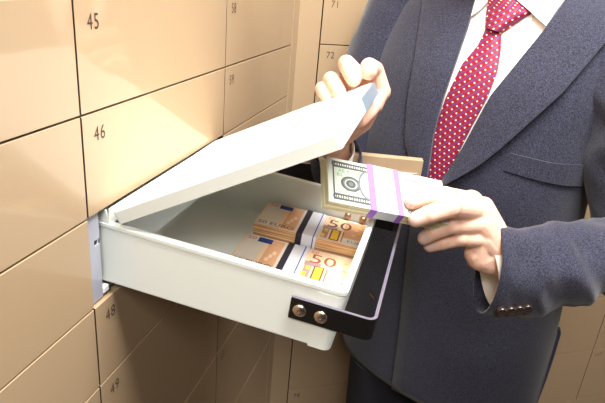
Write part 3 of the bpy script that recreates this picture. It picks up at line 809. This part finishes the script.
# placket and a fold down the front of the shirt
patch('placket', [(538, 0), (524, 30), (514, 55), (503, 78), (496, 92)], [(541, 0), (526.5, 30), (516, 55), (505, 78), (498, 92)], .0022, M['shirt'], sh, nc=3, thick=.003)
patch('collar_leaf', [(489, -12), (487, 2), (480, 9.5), (466.5, 18.5)], [(480, -14), (474, -2), (470, 6), (466.2, 17)], .010, M['shirt'], sh, nr=10, nc=6, thick=.005)
patch('collar_leaf', [(508, -14), (517, 0), (531, 12), (545.5, 25.5)], [(575, -14), (564, 0), (555, 12), (546.5, 25)], .012, M['shirt'], sh, nr=10, nc=6, thick=.006)
tie = patch('tie', [(487, 24), (485, 30), (478, 45), (462, 64), (446, 97), (431, 140), (424, 168), (418, 195)], [(500, 28), (500.5, 33), (500, 50), (496.5, 72), (487, 97), (470, 128), (453, 162), (438, 195)], .005, M['tie'], man, nr=40, nc=12, thick=.005, crown=.006)
patch('tie_knot', [(489, -12), (487.7, 3), (486, 15), (485.3, 28)], [(508, -12), (517, 0), (531.5, 12), (501.5, 32.5)], .006, M['tie'], tie, nr=14, nc=10, thick=.010, crown=.013)
patch('lapel', [(575, -20), (566, -1), (546, 27), (520, 59), (490, 96), (462, 149), (438, 186)], [(640, -20), (625, 10), (606, 41), (561, 94), (501, 148), (477, 167), (440, 188)], .0155, M['suit'], jk, nr=36, nc=12, thick=.005, crown=.004, edge_lift=(0, .0095))
patch('lapel', [(423, -20), (422, 0), (414.5, 56), (407, 100), (404, 140), (411, 168), (420, 195)], [(478, -20), (474.5, -1), (468, 25), (456, 60), (442, 100), (433, 135), (424, 196)], .0135, M['suit'], jk, nr=36, nc=10, thick=.005, crown=.004, edge_lift=(.002, 0))
patch('jacket_collar', [(576, -30), (578, -1), (585, 17), (591.5, 29)], [(660, -30), (640, 0), (622, 18), (606, 25)], .018, M['suit'], jk, nr=10, nc=6, thick=.005)
def stitch(pts, off, wpx, name='seam', mt='suit_dark', nr=12):
    l = [(x, y) for x, y in pts]; r_ = [(x + wpx[0], y + wpx[1]) for x, y in pts]
    return patch(name, l, r_, off, M[mt], jk, nr=nr, nc=1, thick=.002)
stitch([(572, 52.5), (580.5, 60)], .0235, (.7, -.9), 'buttonhole', nr=3)
patch('welt_pocket', [(509.5, 153), (530, 158), (548, 162.5), (565, 164.5), (597, 164.5)], [(503.5, 170.5), (530, 178.5), (548, 183), (565, 186), (596, 187)], .0150, M['suit'], jk, nr=16, nc=5, thick=.006, edge_lift=(.0008, -.001))
patch('button', [(369.5, 292.5), (373, 295), (375.5, 300)], [(369, 293.5), (371, 297), (375, 301)], .0185, M['screw'], jk, nr=4, nc=3, thick=.004)
# sleeves
def sleeve(pts, label=None, folds=0, seg=56, name='sleeve', per=18):
    P = [V(p) for p, r in pts]; R = [r if isinstance(r, tuple) else (r, r) for p, r in pts]
    cp = []; cr = []
    for i in range(len(P) - 1):
        p0, p1, p2, p3 = P[max(i - 1, 0)], P[i], P[i + 1], P[min(i + 2, len(P) - 1)]
        for k in range(per):
            t = k / per
            cp.append(.5 * (2 * p1 + (p2 - p0) * t + (2 * p0 - 5 * p1 + 4 * p2 - p3) * t * t + (3 * p1 - p0 - 3 * p2 + p3) * t ** 3))
            cr.append((R[i][0] * (1 - t) + R[i + 1][0] * t, R[i][1] * (1 - t) + R[i + 1][1] * t))
    cp.append(P[-1]); cr.append(R[-1])
    mb = MB(); mb.tube(cp, cr, seg=seg, cap=False, up=V((0, 0, 1)))
    N = len(cp)
    for i in range(N):
        amp = folds * min(1, i / (per * .8))
        for j in range(seg):
            v = mb.v[i * seg + j]; q = (v - cp[i]).normalized()
            w_ = 1.3 * (.35 - abs(noise.noise(V((v.x * 10 + v.z * 11, v.y * 9, v.z * 7 - v.x * 7 + 1.3))))) + .5 * noise.noise(V((v.x * 13 + v.z * 9, v.y * 12, v.z * 8 - v.x * 8 + 3))) + noise.noise(V((v.x * 40 + v.z * 26, v.y * 20, v.z * 14 - v.x * 12 + 7))) * .45
            mb.v[i * seg + j] = v + q * (w_ * amp)
    o = mb.build(name, M['suit'], man, world=True, smooth=True)
    so = o.modifiers.new('t', 'SOLIDIFY'); so.thickness = .003; so.offset = -1
    if label: o['label'] = label
    return o
slv = sleeve([(W(487.5, 270.5, .712), (.0630, .036)), (W(520, 272, .716), (.0575, .040)), (W(556, 265.5, .725), (.0525, .045)), (W(594, 258, .745), (.0490, .050)), (W(622, 256, .78), (.054, .054)), (ELL + V((.012, .02, .03)), .064), ((SHL + ELL) / 2 + V((.0, .0, .02)), .070), (SHL + V((-.008, 0, .022)), .070), (PP(.155, -.03, 1.455), .068)], folds=.016)
sleeve([(W(338, 154, .78), (.035, .033)), (W(336, 170, .84), (.044, .042)), (ELR + V((0, -.03, .0)), .055), (ELR + V((.0, .012, .04)), .058), ((SHR + ELR) / 2 + V((-.01, 0, .02)), .066), (SHR + V((0, 0, .03)), .076), (PP(-.155, -.03, 1.455), .068)], folds=.004)
# shirt cuffs
def cuff(p0, p1, r0, r1):
    mb = MB(); mb.tube([p0, p0.lerp(p1, .5), p1], [r0, r0, r1], seg=36, cap=False, up=V((0, 0, 1)))
    o = mb.build('shirt_cuff', M['shirt'], sh, world=True, smooth=True)
    so = o.modifiers.new('t', 'SOLIDIFY'); so.thickness = .0018; so.offset = 0
cuff(W(489, 274, .716), W(520, 268, .718), (.046, .030), (.046, .032))
cuff(W(337, 148, .765), W(334, 166, .82), (.026, .024), (.030, .028))
# sleeve buttons
for x, y in ((502, 312), (511, 311), (519.5, 310), (527.5, 309)):
    p = W(x, y, .690); d = (p - W(492, 275, .70)).normalized(); mb = MB()
    d = (-cF * .8 + V((0, 0, -.4))).normalized(); u = d.orthogonal().normalized(); v2 = d.cross(u)
    mb.loft([[p + d * t + (u * math.cos(k * .3927) + v2 * math.sin(k * .3927)) * r_ for k in range(16)] for t, r_ in ((-.004, .0062), (.001, .0066), (.0024, .0056), (.0018, .0035))])
    mb.build('cuff_button', M['button'], slv, world=True, smooth=True, angle=40)
# trousers, shoes, hair
mb = MB()
ring = lambda z, s: [PP(s * .093 + .088 * (1 - .25 * (0.95 - z)) * math.cos(2 * math.pi * k / 28), .008 + (.118 - .06 * (.95 - z)) * math.sin(2 * math.pi * k / 28), z) for k in range(28)]
for s in (1, -1): mb.loft([ring(z, s) for z in (.07, .2, .4, .6, .74)])
mb.loft([[torso_pt(2 * math.pi * k / 40, z, -.010) for k in range(40)] for z in (.73, .76, .80, .88, .97, 1.04)])
mb.build('trousers', M['trouser'], man, world=True, smooth=True, angle=60)
for s in (1, -1):
    mb = MB(); rr = []
    for t, hw, h in ((-.09, .030, .06), (-.07, .038, .085), (0, .042, .09), (.07, .044, .07), (.14, .046, .05), (.19, .036, .04), (.215, .014, .025)):
        rr.append([PP(.105 * s + hw * math.cos(a), t, max(0, h * .5 + h * .5 * math.sin(a))) for a in [2 * math.pi * k / 18 for k in range(18)]])
    mb.loft(rr); mb.build('shoe', M['shoe'], man, world=True, smooth=True)
bm = bmesh.new()
capsule(bm, HC + PF * -.035 + V((0, 0, .055)), .083, HC + PF * .0 + V((0, 0, .062)), .078); capsule(bm, HC + PF * -.05 + V((0, 0, .0)), .066, HC + PF * -.04 + V((0, 0, -.03)), .06)
hm = grow(bm, .005, 2); hm.transform(pm.inverted()); hm.materials.clear(); hm.materials.append(M['hair'])
hm.polygons.foreach_set('use_smooth', [True] * len(hm.polygons))
ho = bpy.data.objects.new('hair', hm); link(ho, man)

# ------------------------------------------------------------------ light
def area(name, loc, target, size, power, col=(1, .96, .9), sy=None):
    l = bpy.data.lights.new(name, 'AREA'); l.energy = power; l.color = col; l.size = size
    if sy: l.shape = 'RECTANGLE'; l.size_y = sy
    o = bpy.data.objects.new(name, l); link(o); o.location = loc
    o.rotation_euler = (V(target) - V(loc)).to_track_quat('-Z', 'Y').to_euler(); return o
def panel(LP, power, label):  # area lamp with an added, unseen fixture built round it
    lf = empty('added_light_panel', Matrix.Translation(LP), label, 'added light')
    b = MB(); b.box((-.40, -.40, 0), (.40, -.36, .04)); b.box((-.40, .36, 0), (.40, .40, .04)); b.box((-.40, -.36, 0), (-.36, .36, .04)); b.box((.36, -.36, 0), (.40, .36, .04)); b.build('frame', M['ceil'], lf)
    b = MB(); b.box((-.36, -.36, .02), (.36, .36, .035)); b.build('diffuser', M['lamp'], lf)
    area('added_panel_lamp', LP + V((0, 0, -.01)), LP + V((0, 0, -1)), .70, power, col=(1, .99, .975))
panel(V((.27, .40, 2.56)), 60, 'square white panel added over the drawer for light bounced off the ceiling')  # added key light, stands in for flash bounced off the ceiling
panel(V((.22, -1.05, 2.56)), 33, 'square white fill light panel added behind the photographer')  # added frontal fill to brighten faces turned to the camera
wd = bpy.data.worlds.new('world'); sc.world = wd; wd.use_nodes = True
bg = wd.node_tree.nodes['Background']; bg.inputs[0].default_value = (1, .97, .93, 1); bg.inputs[1].default_value = .03
sc.view_settings.view_transform = 'Standard'; sc.view_settings.look = 'None'; sc.view_settings.gamma = 1; sc.view_settings.exposure = -0.2
sc.view_settings.use_curve_mapping = False
